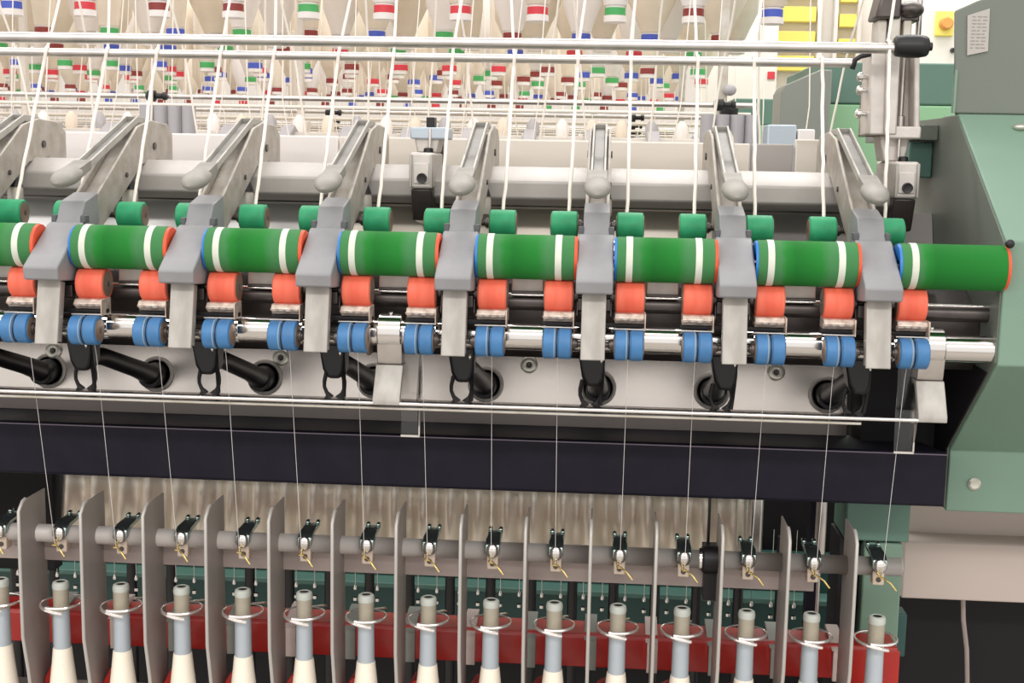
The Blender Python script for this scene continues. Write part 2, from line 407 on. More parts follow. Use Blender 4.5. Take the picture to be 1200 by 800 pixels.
def make_block(x):
    t = thing('roller_bearing_block', (x,1.365,-.136), '', 'bearing block', 'pale bearing blocks seen in the gaps under the green drums')
    b = MB(); b.prism([(1.352,-.139),(1.352,-.124),(1.390,-.112),(1.420,-.112),(1.420,-.139)], x-.0165, x+.0165)
    b.build('body', 'castlt', t, bevel=.0012)
    b = MB(); b.box(x-.0165, x+.0165, 1.349, 1.3525, -.1395, -.1370); b.build('lower_lip', 'steel_dk', t, bevel=.0005)
    return t
B0 = make_block(XA[0]+.07)
for i in range(0, 7):
    c = B0 if i == 0 else dup(B0, .14*i)
    c['label'] = nth(6-i, 'pale bearing block', 'showing under a green drum')
# stand behind last drum
t = thing('end_bearing', (.315,1.37,-.15), 'grey bearing bracket under the last green drum beside the green housing', 'bearing')
b = MB(); b.box(.3015,.3225,1.345,1.39,-.175,-.133); b.build('body', 'steel_dk', t, bevel=.002)
b = MB(); b.box(.2985,.3215,1.338,1.35,-.1405,-.1345); b.box(.3055,.3115,1.336,1.345,-.1465,-.1395); b.build('top_clip', 'castdirt', t, bevel=.001)

# shaft brackets holding the guard rod
def make_bracket(x):
    t = thing('shaft_bracket', (x,1.345,-.2), '', 'bracket', 'brackets clamped on the front shaft')
    b = MB(); b.lathe([(-.0125,.0178),(-.0115,.0188),(.0115,.0188),(.0125,.0178)], (x,1.338,-.1815), 'x', 36); b.build('collar', 'chrome', t)
    b = MB(); b.lathe([(0,.0030),(.002,.0030),(.003,.0018)], (x,1.335,-.1635), 'z', 12); b.build('grease_nipple', 'chrome', t)
    b = MB(); b.prism([(1.3215,-.1800),(1.327,-.212),(1.3290,-.2150),(1.345,-.2150),(1.352,-.18)], x-.0130, x+.0130)
    b.build('upright', 'chrome_r', t, bevel=.0008)
    b = MB(); b.prism([(1.3270,-.2155),(1.3060,-.2480),(1.3060,-.2540),(1.3110,-.2540),(1.3330,-.2190),(1.345,-.2150)], x-.0142, x+.0142)
    b.build('rod_plate', 'foot', t, bevel=.0007)
    return t
k0 = make_bracket(-.2205); k0['label'] = 'metal shaft bracket with silver plate in the middle, between two blue roller pairs'
k1 = dup(k0, .3305+.2205, 'metal shaft bracket with silver plate beside the green end housing')
# flange ring next to the middle bracket
b = MB(); b.lathe([(-.002,.0235),(-.001,.0245),(.001,.0245),(.002,.0235)], (-.2435,1.338,-.183), 'x', 40)
tag(b.build('shaft_flange', 'hub', None, (-.2435,1.338,-.183)), 'brown steel flange disc on the front shaft beside the middle bracket', 'flange')

# guard rod, drip edge and clear shield
b = MB(); b.cyl((0,1.3080,-.2525), .0019, XL, .3440, seg=16)
tag(b.build('guard_rod', 'wire', None, (0,1.308,-.2525)), 'long thin polished rod running below the black suction claws', 'rod')
t = thing('clear_shield', (-.2,1.33,-.257), 'clear plastic shield strip hanging along the polished guard rod', 'shield')
b = MB(); b.beamyz(XL, .262, (1.3150,-.2580), (1.3750,-.2610), .0020); b.build('sheet', 'acrylic', t)
b = MB(); b.cyl((0,1.3150,-.2590), .0014, XL, .262, seg=10); b.build('front_lip', 'castdirt', t)
def acr(x, label):
    t = thing('clear_bracket', (x,1.33,-.25), label, 'bracket', 'clear plastic brackets')
    b = MB(); b.prism([(1.360,-.205),(1.350,-.292),(1.342,-.292),(1.326,-.25),(1.345,-.205)], x-.0010, x+.0010); b.build('side_web', 'acrylic', t)
    b = MB(); b.box(x-.019, x+.0010, 1.3400, 1.3420, -.292, -.205); b.build('face_web', 'acrylic', t)
    b = MB(); b.box(x-.019, x+.0010, 1.3380, 1.3405, -.2935, -.2915); b.build('bottom_edge', 'castdirt', t)
    b = MB(); b.box(x-.0002, x+.0012, 1.3380, 1.3400, -.292, -.262); b.build('side_edge', 'castdirt', t)
acr(-.1910, 'clear plastic bracket hanging below the guard rod beside the middle bracket')
acr(.3205, 'clear plastic bracket hanging below the guard rod near the green housing')

# ------------------------------------------------------------------ suction panel with holes
HX = [x+.0055 for x in XA]; HZ = -.2805; HR = .0190; PY = 1.60
def make_panel():
    t = thing('suction_sheet_cover', (-.2,PY,-.28), 'polished stainless panel with a row of round suction holes behind the black claws', 'panel')
    b = MB(); N = 40; z0, z1 = -.312, -.205
    edges = [XL]+[(HX[i]+HX[i+1])/2 for i in range(7)]+[.30]
    for i, hx in enumerate(HX):
        x0, x1 = edges[i], edges[i+1]; inn = []; out = []
        for k in range(N):
            a = 2*PI*k/N+PI/N; c, s = math.cos(a), math.sin(a); inn.append((hx+HR*c, PY, HZ+HR*s))
            tx = ((x1-hx) if c > 0 else (x0-hx))/c; tz = ((z1-HZ) if s > 0 else (z0-HZ))/s; tt = min(tx, tz)
            out.append((hx+tt*c, PY, HZ+tt*s))
        b.add(inn+out, [(k,(k+1)%N,N+(k+1)%N,N+k) for k in range(N)])
        for cx in (x0, x1):
            for cz in (z0, z1):
                ks = [k for k in range(N)]
                # corner triangle fill
                best = None
                for k in range(N):
                    p, q = out[k], out[(k+1)%N]
                    if abs(p[0]-q[0]) > 1e-6 and abs(p[2]-q[2]) > 1e-6:
                        if abs(max(p[0],q[0],key=lambda v: abs(v-hx))-cx) < 1e-6 and abs(max(p[2],q[2],key=lambda v: abs(v-HZ))-cz) < 1e-6: best = (p, q)
                if best: b.add([best[0], best[1], (cx,PY,cz)], [(0,1,2)])
    b.build('sheet', 'stainless', t)
    for hx in HX:
        r = MB(); pts = [(hx+(HR+.0012)*math.cos(2*PI*k/40), PY-.002, HZ+(HR+.0012)*math.sin(2*PI*k/40)) for k in range(41)]
        r.tube(pts, .0024, 8, caps=False); g = r.build('hole_ring', 'castlt', t)
        r = MB(); r.lathe([(0,HR),(.06,HR),(.061,.001)], (hx,PY-.001,HZ), 'y', 32, caps=False); r.build('socket', 'black', g)
    for sx, sy, pxz in ((-.700+.0,0,0),(-.4045,0,0),(-.091,0,0),(.2135,0,0)):
        s = MB(); s.lathe([(-.004,.004),(-.0048,.0078),(-.0036,.0102),(0,.0110)], (sx,PY,-.2545), 'y', 28)
        s.build('screw', 'screw', t)
        s = MB(); s.lathe([(-.0060,.0028),(-.0042,.0040)], (sx,PY,-.2545), 'y', 6); s.build('screw_socket', 'steel_dk', bpy.data.objects[t.children[-1].name] if False else t)
    b = MB(); b.box(XL,.30,PY-.001,PY+.002,-.352,-.3125); b.build('dark_reflection_strip', 'steelrefl', t)  # darker colour paints the crossbar's reflection in the lower stainless panel
    t.rotation_euler = (math.radians(-11), 0, 0)
    return t
make_panel()
b = MB(); b.prism([(1.4200,-.3105),(1.423,-.3085),(1.60,-.3300),(1.60,-.350),(1.575,-.3680),(1.4225,-.3700),(1.4200,-.3675)], XL, .3770)
tag(b.build('dark_crossbar', 'beam', None, (-.3,1.5,-.34), bevel=.0016), 'long dark blue steel crossbar below the guard rod', 'crossbar')
b = MB(); b.box(XL,.3770,1.4188,1.4203,-.3116,-.3104)
tag(b.build('crossbar_edge_strip', 'edge', None, (-.3,1.42,-.311)), 'thin pale edge strip along the top of the dark crossbar', 'strip')
# dark side plate closing the area right of the panel
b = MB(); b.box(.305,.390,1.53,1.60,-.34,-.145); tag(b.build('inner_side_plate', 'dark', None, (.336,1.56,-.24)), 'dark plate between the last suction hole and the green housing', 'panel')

# ------------------------------------------------------------------ suction flutes with claws
def make_flute(x, hx):
    t = thing('suction_flute', (x,1.38,-.215), '', 'suction flute', 'black suction flutes under the arms')
    b = MB(); b.prismxz([(x-.0165,-.200),(x+.0135,-.200),(x+.0120,-.232),(x+.0080,-.2400),(x-.0060,-.2400),(x-.0115,-.230)], 1.372, 1.402)
    b.build('body', 'black', t, bevel=.004, seg=3)
    b = MB(); b.tube([(x+.001,1.392,-.226),(x+.002,1.43,-.232),(hx-.001,1.53,-.262),(hx,1.575,-.277),(hx,1.615,-.2805)], .011, 18, radii=[.0100,.0100,.0110,.0130,.0135])
    b.build('pipe', 'black', t)
    b = MB(); b.lathe([(-.032,.0135),(-.030,.0145),(-.004,.0150),(0,.0140)], (hx,1.602,-.2795), 'y', 28); b.build('pipe_collar', 'black', t)
    # claw: two curved prongs meeting in pointed feet
    for sx in (-1, 1):
        c = MB()
        pts = [(x-.002+sx*.0088,1.392,-.236),(x-.002+sx*.0112,1.392,-.246),(x-.002+sx*.0112,1.392,-.2525),(x-.002+sx*.0085,1.392,-.2590),(x-.002+sx*.0065,1.392,-.2615)]
        c.tube(pts, .0022, 10, radii=[.0026,.0022,.0020,.0022,.0025])
        c.prismxz([(x-.002+sx*.0010,-.2625),(x-.002+sx*.0075,-.2575),(x-.002+sx*.0125,-.2680),(x-.002+sx*.0100,-.2690)][::sx], 1.390, 1.394)
        c.build('prong', 'black', t)
    c = MB(); c.tube([(x+.0105,1.376,-.206),(x+.0108,1.378,-.225),(x+.0098,1.386,-.25),(x+.0090,1.39,-.262)], .0022, 10); c.build('spring_rod', 'blackm', t)
    c = MB(); c.ell((x+.0090,1.369,-.2110), (.0018,.0018,.0028), 10, 8); c.build('bright_stud', 'chrome', t)
    return t
F0 = make_flute(XA[0], HX[0])
for i in range(8):
    c = F0 if i == 0 else dup(F0, .14*i)
    c['label'] = 'black suction flute with a two pronged claw under '+armname(i) if i else 'black suction pipe entering the leftmost hole, its claw outside the picture'

# ------------------------------------------------------------------ support tube, clamps, back panels
b = MB(); b.prism([(1.535,-.0275),(1.560,-.0105),(1.598,-.0105),(1.615,-.025),(1.615,-.045),(1.600,-.0555),(1.548,-.0555),(1.535,-.047)], XL, .345)
tag(b.build('support_tube', 'tube', None, (-.3,1.575,-.033), bevel=.002), 'long faceted aluminium tube carrying all the weighting arms', 'support tube')
b = MB(); b.box(XL, .2840, 1.600, 1.612, -.0595, -.0555); tag(b.build('tube_under_strip', 'steel_dk', None, (-.3,1.62,-.058)), 'dark strip along the underside of the faceted aluminium tube', 'strip')
def panel(x0, x1, m, label, z0=-.17, z1=.0235, y=1.70):
    o = MB().box(x0, x1, y, y+.012, z0, z1).build('rear_cover_panel', m, None, ((x0+x1)/2,y,0), bevel=.002)
    return tag(o, label, 'cover panel', 'pale cover panels behind the arms')
panel(XL, -.352, 'packw', 'white cover panel behind the weighting arms at the far end from the housing')
panel(-.350, .180, 'cream', 'cream cover panel behind the middle weighting arms')
panel(.182, .2350, 'greypanel', 'grey narrow cover panel behind the last gap between weighting arms')
panel(.237, .300, 'cream', 'narrow cream cover panel touching the creel post', z1=.030)
def low(x0, x1, m, label):
    tag(MB().prism([(1.6155,-.0575),(1.622,-.0575),(1.592,-.140),(1.586,-.139)], x0, x1).build('lower_back_cover', m, None, ((x0+x1)/2,1.63,-.18)), label, 'cover panel', 'lower back covers under the aluminium tube')
low(XL, -.352, 'satinw', 'white lower back cover behind the green rollers far from the housing')
low(-.350, .128, 'satinc', 'cream lower back cover behind the middle small green rollers')
low(.130, .392, 'greypanel', 'grey lower back cover behind the last small green rollers before the housing')
# beige brackets; black cones stand in for the shadow gaps beside the arms
def make_gap_shade(x):
    t = thing('gap_shade_bracket', (x,1.50,-.04), '', 'clamp', 'beige brackets with painted shadow gaps beside the rear green rollers')
    b = MB(); b.lathe([(-.045,.0085),(-.038,.0095),(-.028,.0090),(-.024,.0070)], (x,1.518,-.02), 'z', 20); b.build('collar', 'castdirt', t)
    b = MB(); b.lathe([(-.025,.0090),(-.018,.0070),(-.010,.0030),(-.007,.0012)], (x,1.518,-.02), 'z', 20); b.build('shadow_gap_cone', 'black', t)
    return t
S0 = make_gap_shade(XA[0]+.0065)
for i in range(8):
    c = S0 if i == 0 else dup(S0, .14*i)
    c['label'] = 'beige collar with black cone as shadow gap behind '+armname(i)
def make_clamp(x):
    t = thing('tube_clamp', (x,1.53,-.02), '', 'clamp', 'block clamps on the support tube')
    b = MB(); b.box(x-.0135, x+.0135, 1.512, 1.62, -.0375, .004); b.build('block', 'castlt', t, bevel=.003)
    b = MB(); b.box(x-.0090, x+.0090, 1.5105, 1.5125, -.0320, -.0080); b.build('face', 'castlt', t, bevel=.002)
    b = MB(); b.lathe([(-.004,.0035),(-.0045,.0055),(0,.0062)], (x+.001,1.5105,-.0255), 'y', 18); b.build('socket_screw', 'black', t)
    b = MB(); b.lathe([(0,.0060),(.005,.0055),(.006,.003)], (x+.003,1.55,.004), 'z', 18); b.build('top_screw', 'black', t)
    for sx in (-1, 1):
        b = MB(); b.box(x+sx*.0120-.0015, x+sx*.0120+.0015, 1.508, 1.512, -.0365, .002); b.build('rib', 'lever', t, bevel=.001)
    b = MB(); b.prism([(1.515,-.038),(1.62,-.038),(1.62,-.085),(1.53,-.075)], x-.0125, x+.0125); b.build('lower_jaw', 'steel_dk', t, bevel=.002)
    return t
c = make_clamp(-.2155); c['label'] = 'block clamp on the aluminium tube in the middle, between two weighting arms'
c2 = dup(c, .3365+.2155, 'block clamp at the end of the aluminium tube beside the green housing')

# creel posts
def make_post(x, label, full):
    t = thing('creel_post', (x,1.58,.0), label, 'creel post', 'creel posts')
    if full:
        b = MB(); h = [( -.022,.128),(.022,.128),(.027,.036),(-.022,.036)]
        b.prismxz([(x-.0290,.128),(x-.0120,.128),(x-.0090,.034),(x-.0270,.034)], 1.545, 1.60)
        b.prismxz([(x+.0190,.128),(x+.0250,.128),(x+.0310,.034),(x+.0240,.034)], 1.545, 1.60)
        b.prismxz([(x-.0130,.128),(x+.0020,.128),(x+.0030,.034),(x-.0100,.034)], 1.538, 1.60)
        b.box(x-.027, x+.030, 1.575, 1.60, .034, .128)
        b.box(x-.0060, x+.0310, 1.540, 1.60, .030, .0440)
        b.build('casting', 'castlt', t, bevel=.002)
        b = MB(); b.cyl((x+.012,1.565,0), .0028, .044, .128, 'z', 14); b.lathe([(.044,.0050),(.056,.0050),(.057,.003)], (x+.012,1.565,0), 'z', 16); b.build('tie_rod', 'chrome_r', t)
        b = MB(); b.box(x-.020,x-.010,1.56,1.60,.128,.165); b.box(x-.008,x+.004,1.555,1.59,.128,.172); b.box(x+.008,x+.018,1.56,1.60,.128,.165); b.build('upper_legs', 'castdirt', t, bevel=.002)
        b = MB(); b.prismxz([(x-.026,.165),(x+.003,.165),(x+.003,.190),(x-.020,.194)], 1.55, 1.60); b.build('head_block', 'steel_dk', t, bevel=.003)
        b = MB(); b.ell((x+.015,1.565,.176), (.016,.02,.010)); b.box(x+.004,x+.026,1.56,1.60,.163,.176); b.build('wing_nut', 'steel_dk', t, bevel=.002)
        b = MB(); b.cyl((x+.034,1.60,0), .0035, .13, .60, 'z', 14); b.build('mast', 'chrome_r', t)
        for zz in (.100,.085,.058):
            b = MB(); b.lathe([(-.036,.0035),(-.034,.0055),(-.030,.0055),(-.029,.003),(-.024,.003)], (x-.004,1.565,zz), 'x', 14); b.build('side_bolt', 'chrome', t)
    b = MB(); b.prismxz([(x-.012,.034),(x+.024,.034),(x+.018,.004),(x-.006,.004)], 1.56, 1.60); b.build('foot', 'castlt', t, bevel=.002)
    b = MB(); b.cyl((x+.010,1.555,0), .0020, .004, .032, 'z', 12); b.build('stud', 'wire', t)
    if not full:
        b = MB(); b.box(x-.014, x+.032, 1.555, 1.60, .020, .034); b.build('top_plate', 'ltblue', t, bevel=.002)
        b = MB(); b.box(x+.008, x+.020, 1.60, 1.62, -.03, .028); b.build('web', 'steel_dk', t, bevel=.001)
        b = MB(); b.box(x+.004,x+.014,1.565,1.585,.034,.046); b.build('top_screw', 'black', t, bevel=.001)
make_post(.325, 'tall cast aluminium creel post beside the green housing with the black grip in front', True)
make_post(-.2215, 'short creel post with a pale blue top plate between two weighting arms', False)

# ------------------------------------------------------------------ front rails with grip
t = thing('upper_roving_rail', (-.3,1.50,.1265), 'upper long polished rail ending in a black rubber grip beside the creel post', 'rail')
b = MB(); b.cyl((0,1.50,.1275), .0060, -1.05, .316, seg=24); b.build('rod', 'chrome_r', t)
b = MB(); b.lathe([(.311,.0085),(.3135,.0115),(.322,.0128),(.338,.0130),(.346,.0115),(.3485,.009),(.3490,.005),(.3525,.0048),(.353,.002)], (0,1.50,.1300), 'x', 10); b.build('rubber_grip', 'black', t, smooth=50)
t = thing('lower_roving_rail', (-.3,1.55,.1140), 'lower long polished rail with the white rovings hanging over it', 'rail')
b = MB(); b.cyl((0,1.55,.1145), .0051, -1.05, .279, seg=24); b.build('rod', 'chrome_r', t)
b = MB(); b.tube([(.276,1.548,.108),(.278,1.545,.118),(.284,1.545,.122),(.296,1.55,.125)], .003, 10); b.build('black_hook', 'black', t)

# ------------------------------------------------------------------ rovings
def wob(pts, n, amp, seed):
    R_ = random.Random(seed); out = []
    for i in range(len(pts)-1):
        p, q = Vector(pts[i]), Vector(pts[i+1])
        for k in range(n):
            f = k/n; out.append(p.lerp(q, f)+Vector((R_.uniform(-amp,amp),0,R_.uniform(-amp,amp)*.3)))
    out.append(Vector(pts[-1])); return out
LAND = [26,96,167,237,307,377,446,518,589,660.6,733.6,805,880,955.6]
k_ = 0
for k in range(-1, 14):
    x = XK(k); dx = [.004,-.003,.002,-.002,.003,0,-.002,.002][k%8]
    side = -.001 if k % 2 else .001
    x1 = x+side+.0*dx
    up = [(-.03,.02,.01,-.02,.03,-.01,.02)[k%7], 0]
    ty = 1.4940 if k == 13 else 1.5425
    b = MB(); b.tube(wob([(x1+dx*.5,1.4600,-.0590),(x1+dx+.002,ty,.1130)], 14, .0006, k+50), .0020, 8)
    b.tube(wob([(x1+dx+.002,ty,.1130),(x1+dx+.002,ty+.0035,.1345 if k == 13 else .120),(x1+dx+.001,ty+.0095,.1365 if k == 13 else .121)], 3, .0, 1), .0020, 8)
    b.tube(wob([(x1+dx+.001,ty+.0095,.1365 if k == 13 else .121),(x1+dx+.006+up[0],ty+(.02 if k == 13 else .10),.36)], 8, .0005, k+90), .0017, 8)
    lab = 'thick white roving dropping from the lower rail behind a green drum'
    o = b.build('roving', 'roving', None, (x1,1.5,.1))
    tag(o, nth(13-k, 'thick white roving strand', 'hanging from the lower rail'), 'roving', 'thick white rovings feeding the rear rollers')
for k in range(-3, 13):                            # strands on the machine's other side
    x = XK(k)*1.28+.03; l = (.05,-.04,.06,-.05,.02)[k%5]
    b = MB(); b.tube(wob([(x,2.10,-.05),(x+l*.4,2.06,.150),(x+l,1.92,.40)], 8, .0007, k+150), .0017, 7)
    tag(b.build('rear_roving', 'roving', None, (x,2.05,.1)), 'slanting thin white roving behind the two front rails, on the far side of the machine', 'roving', 'rovings on the far side of the machine')

# ------------------------------------------------------------------ separators
def make_sep(x):
    t = thing('separator_plate', (x,1.39,-.6), '', 'separator', 'grey separator plates between the bobbins')
    pr = [(1.3550,-.395),(1.366,-.3865),(1.4220,-.3865),(1.4240,-.80),(1.380,-.80),(1.380,-.66),(1.3660,-.585),(1.3550,-.540)]
    b = MB(); b.prism(pr, x-.0009, x+.0009); b.build('plate', 'sep', t, bevel=.0003)
    b = MB(); b.tube([(x,1.372,-.3860),(x,1.3655,-.3870),(x,1.3550,-.396),(x,1.3545,-.44),(x,1.3545,-.49),(x,1.3550,-.540),(x,1.366,-.585),(x,1.380,-.66),(x,1.381,-.79)], .0019, 10)
    b.build('rounded_rim', 'seprim', t)
    return t
P0 = make_sep(XK(-.455)); 
for j in range(14):
    c = P0 if j == 0 else dup(P0, .07*j)
    c['label'] = nth(13-j, 'upright grey separator plate', 'between the bobbins')

# ------------------------------------------------------------------ thread guides
b = MB(); b.cyl((0,1.402,-.4335), .0102, XL, .3300, seg=32)
b.lathe([(.330,.0102),(.3312,.0092)], (0,1.402,-.4335), 'x', 32)
tag(b.build('guide_shaft', 'shaft', None, (-.3,1.40,-.4335)), 'long pale round shaft carrying the thread guides', 'shaft')
b = MB(); b.box(XL, .2410, 1.416, 1.420, -.4700, -.4420); b.box(XL, .2410, 1.416, 1.440, -.4440, -.4420)
tag(b.build('guide_strip', 'strip', None, (-.3,1.42,-.456), bevel=.0006), 'long brown grey flat bar just below the thread guide shaft', 'bar')
def make_guide(x):
    t = thing('thread_guide', (x,1.395,-.43), '', 'thread guide', 'thread guides clamped on the shaft')
    b = MB(); b.prism([(1.3850,-.4320),(1.3870,-.4225),(1.398,-.4180),(1.432,-.4175),(1.432,-.4210),(1.402,-.4235),(1.395,-.4300)], x-.0082, x+.0082)
    b.prism([(1.426,-.4180),(1.434,-.4175),(1.434,-.4140),(1.426,-.4150)], x-.0082, x-.0035); b.prism([(1.426,-.4180),(1.434,-.4175),(1.434,-.4140),(1.426,-.4150)], x+.0035, x+.0082)
    b.build('flap', 'gmetal', t, bevel=.0012)
    b = MB(); b.ell((x,1.3865,-.4290), (.0072,.0050,.0085)); b.build('snout', 'chrome', t)
    b = MB(); b.box(x-.0062, x+.0062, 1.3905, 1.4040, -.4515, -.4360); b.build('block', 'beigeblk', t, bevel=.0012)
    b = MB(); b.lathe([(-.0006,.0028),(.0004,.0028)], (x,1.3901,-.4450), 'y', 14); b.build('block_hole', 'steel_dk', t)
    b = MB(); b.tube([(x-.003,1.384,-.4360),(x-.001,1.380,-.4375),(x+.002,1.374,-.4385),(x+.008,1.368,-.4415),(x+.0140,1.366,-.4490)], .0010, 8)
    b.tube([(x+.002,1.374,-.4385),(x-.002,1.372,-.4380),(x-.003,1.376,-.4370),(x,1.379,-.4365)], .0009, 8)
    b.build('pigtail_wire', 'brass', t)
    return t
G0 = make_guide(XK(-1))
for k in range(-1, 14):
    c = G0 if k == -1 else dup(G0, .07*(k+1))
    c['label'] = nth(13-k, 'chromed thread guide with brass wire', 'on the pale shaft')

# ------------------------------------------------------------------ bobbins on spindles with balloon rings
def make_bobbin(x):
    y = 1.3855
    t = thing('spindle_bobbin', (x,y,-.80), '', 'bobbin', 'spindle bobbins with cream yarn')
    b = MB(); b.lathe([(-.5180,.0086),(-.4920,.0088),(-.4915,.0088)], (x,y,0), 'z', 32); b.build('beige_sleeve', 'sand', t)
    b = MB(); b.lathe([(-.4925,.0086),(-.4920,.0092),(-.4880,.0094),(-.4850,.0086),(-.4840,.0070),(-.4840,.0052),(-.4850,.0048),(-.4850,.0005)], (x,y,0), 'z', 32, caps=False); tp = b.build('tip', 'cap', t)
    b = MB(); b.lathe([(-.4852,.0049),(-.4845,.0048),(-.4844,.0005)], (x,y,0), 'z', 20); b.build('tip_hole', 'black', tp)
    b = MB(); b.lathe([(-.62,.0100),(-.5620,.0096),(-.5180,.0090),(-.5175,.0086)], (x,y,0), 'z', 32); b.build('grey_tube', 'greytube', t)
    b = MB(); prof = [(-.80,.0195),(-.70,.0200),(-.655,.0200),(-.630,.0180),(-.605,.0150),(-.580,.0122),(-.5640,.0106),(-.5618,.0102),(-.5615,.0094)]
    b.lathe(prof, (x,y,0), 'z', 36); b.build('yarn_cone', 'yarn', t)
    return t
N0 = make_bobbin(XK(-1))
for k in range(-1, 14):
    c = N0 if k == -1 else dup(N0, .07*(k+1))
    c['label'] = nth(13-k, 'grey tipped bobbin with cream yarn', 'on its spindle')
def make_ring(x):
    y, z, R = 1.3855, -.5120, .0225
    b = MB(); pts = []
    for i in range(47):
        a = -PI/2-.42+(2*PI+.84)*i/46
        f = i/46
        pts.append((x+R*math.cos(a), y+(R+.001*(f-.5))*math.sin(a), z+.0030-.0060*max(0,(f-.5)*2)**3 if f > .5 else z+.0030))
    b.tube(pts, .0014, 8, radii=[.0012+.0008*abs(math.sin(math.atan2(p[1]-y,p[0]-x))) if p[1] < y else .0011 for p in pts])
    b.tube([(x+.004,y+R-.001,z+.003),(x+.012,y+R+.01,z+.001),(x+.014,y+R+.03,z-.006)], .0012, 8)
    return b.build('balloon_ring', 'wire', None, (x,y,z))
R0 = make_ring(XK(-1))
for k in range(-1, 14):
    c = R0 if k == -1 else dup(R0, .07*(k+1))
    tag(c, nth(13-k, 'bright wire balloon ring', 'encircling a bobbin'), 'wire ring', 'wire balloon rings around the bobbins')
# fine yarn from the blue rollers to the guides and on to the bobbins
for k in range(0, 14):
    x = XK(k); xr = x+(.001 if k % 2 else -.001)
    b = MB(); b.tube([(xr,1.322,-.1935),(xr,1.330,-.215),(x,1.374,-.4380)], .00027, 6)
    tag(b.build('yarn_end', 'thread', None, (x,1.35,-.3)), nth(13-k, 'fine pale yarn', 'crossing the dark crossbar'), 'yarn', 'fine yarns from rollers to thread guides')

# ------------------------------------------------------------------ red ring rail and lower works
t = thing('red_ring_rail', (-.3,1.46,-.56), 'long red painted rail behind the bobbins', 'rail')
b = MB(); b.prism([(1.4420,-.5450),(1.4450,-.5410),(1.488,-.5410),(1.488,-.5440),(1.4460,-.5440),(1.4460,-.5800),(1.4420,-.5800)], XL, .3430)
b.prism([(1.4460,-.5440),(1.488,-.5440),(1.488,-.60),(1.4460,-.58)], .3400, .3430)
b.build('channel', 'redpaint', t, bevel=.0008)
b = MB(); b.box(.285,.345,1.4405,1.4425,-.600,-.5440); b.build('end_plate', 'redpaint', t, bevel=.001)
for k in range(-1, 13):
    b = MB(); cx = XK(k+.62); b.prism([(1.436,-.5455),(1.490,-.5365),(1.490,-.5330),(1.48,-.5330),(1.436,-.545)], cx-.010, cx+.004); b.box(cx-.008,cx+.004,1.4375,1.4420,-.582,-.545)
    b.build('rail_clip', 'boxgrey' if k % 3 else 'beigebar', t, bevel=.001)
t = thing('lower_ring_rail', (-.3,1.37,-.62), 'lower red ring rail with curved brackets at the bottom edge', 'rail')
b = MB(); b.box(XL,.3300,1.395,1.46,-.645,-.632); b.build('flat', 'steel_dk', t, bevel=.001)
for j in range(14):
    x = XK(-.455+j); b = MB()
    b.prismxz([(x+.003,-.622),(x+.003,-.606),(x+.012,-.590),(x+.024,-.584),(x+.026,-.592),(x+.017,-.600),(x+.011,-.622)], 1.40, 1.43)
    b.build('curved_bracket', 'redpaint', t, bevel=.001)
# corrugated bright panel under the crossbar
b = MB(); N = 240; vs = []
x0, x1 = -.700, .190
for i in range(N+1):
    x = x0+(x1-x0)*i/N; yy = 1.622+.0060*math.sin(x*2*PI/.036)+.0025*math.sin(x*2*PI/.083)
    vs += [(x,yy,-.365),(x,yy,-.505)]
b.add(vs, [(2*i,2*i+2,2*i+3,2*i+1) for i in range(N)])
o = b.build('corrugated_cover', 'corr', None, (-.3,1.62,-.42)); o.rotation_euler = (math.radians(-8), 0, 0); sm = o.modifiers.new('thickness', 'SOLIDIFY'); sm.thickness = .0012
tag(o, 'bright rippled metal cover below the dark crossbar', 'cover panel')
tag(MB().box(XL,-.7060,1.600,1.625,-.545,-.372).build('dark_end_cover', 'dark', None, (-.84,1.61,-.45)), 'black cover under the dark crossbar at the left edge', 'cover panel')
# the posts near the right end
def post(x0, x1, y, z0, z1, m, name, label, cat='post'):
    o = MB().box(x0, x1, y, y+.03, z0, z1).build(name, m, None, ((x0+x1)/2,y,z0), bevel=.004); return tag(o, label, cat)
post(.178,.193,1.50,-.47,-.360,'chrome_r','short_steel_post','short bright steel post under the dark crossbar, before the last two separators')
b = MB(); b.cyl((.2595,1.50,0), .0065, -.47, -.365, 'z', 20); b.cyl((.2600,1.50,0), .0022, -.62, -.47, 'z', 10); tag(b.build('round_steel_post', 'chrome_r', None, (.2595,1.5,-.42)), 'bright round steel post under the dark crossbar near the green leg', 'post')
b = MB(); b.box(.250,.262,1.52,1.54,-.75,-.37); tag(b.build('dark_purple_post', 'beam', None, (.256,1.53,-.5)), 'dark narrow post behind the last separator plates', 'post')
b = MB(); b.lathe([(-.012,.0135),(-.010,.0155),(.010,.0155),(.012,.0135)], (.1270,1.402,-.4335), 'x', 28); b.box(.118,.136,1.40,1.44,-.48,-.425)
b.cyl((.124,1.43,0), .0016, -.425, -.365, 'z', 10)
tag(b.build('shaft_support', 'blackm', None, (.127,1.402,-.4335)), 'black support block holding the thread guide shaft', 'support block')
tag(MB().cyl((.1165,1.402,-.4335), .0125, -.0045, .0045, seg=28).build('shaft_collar', 'chrome', None, (.1165,1.402,-.4335)), 'bright collar on the thread guide shaft beside the black support block', 'collar')
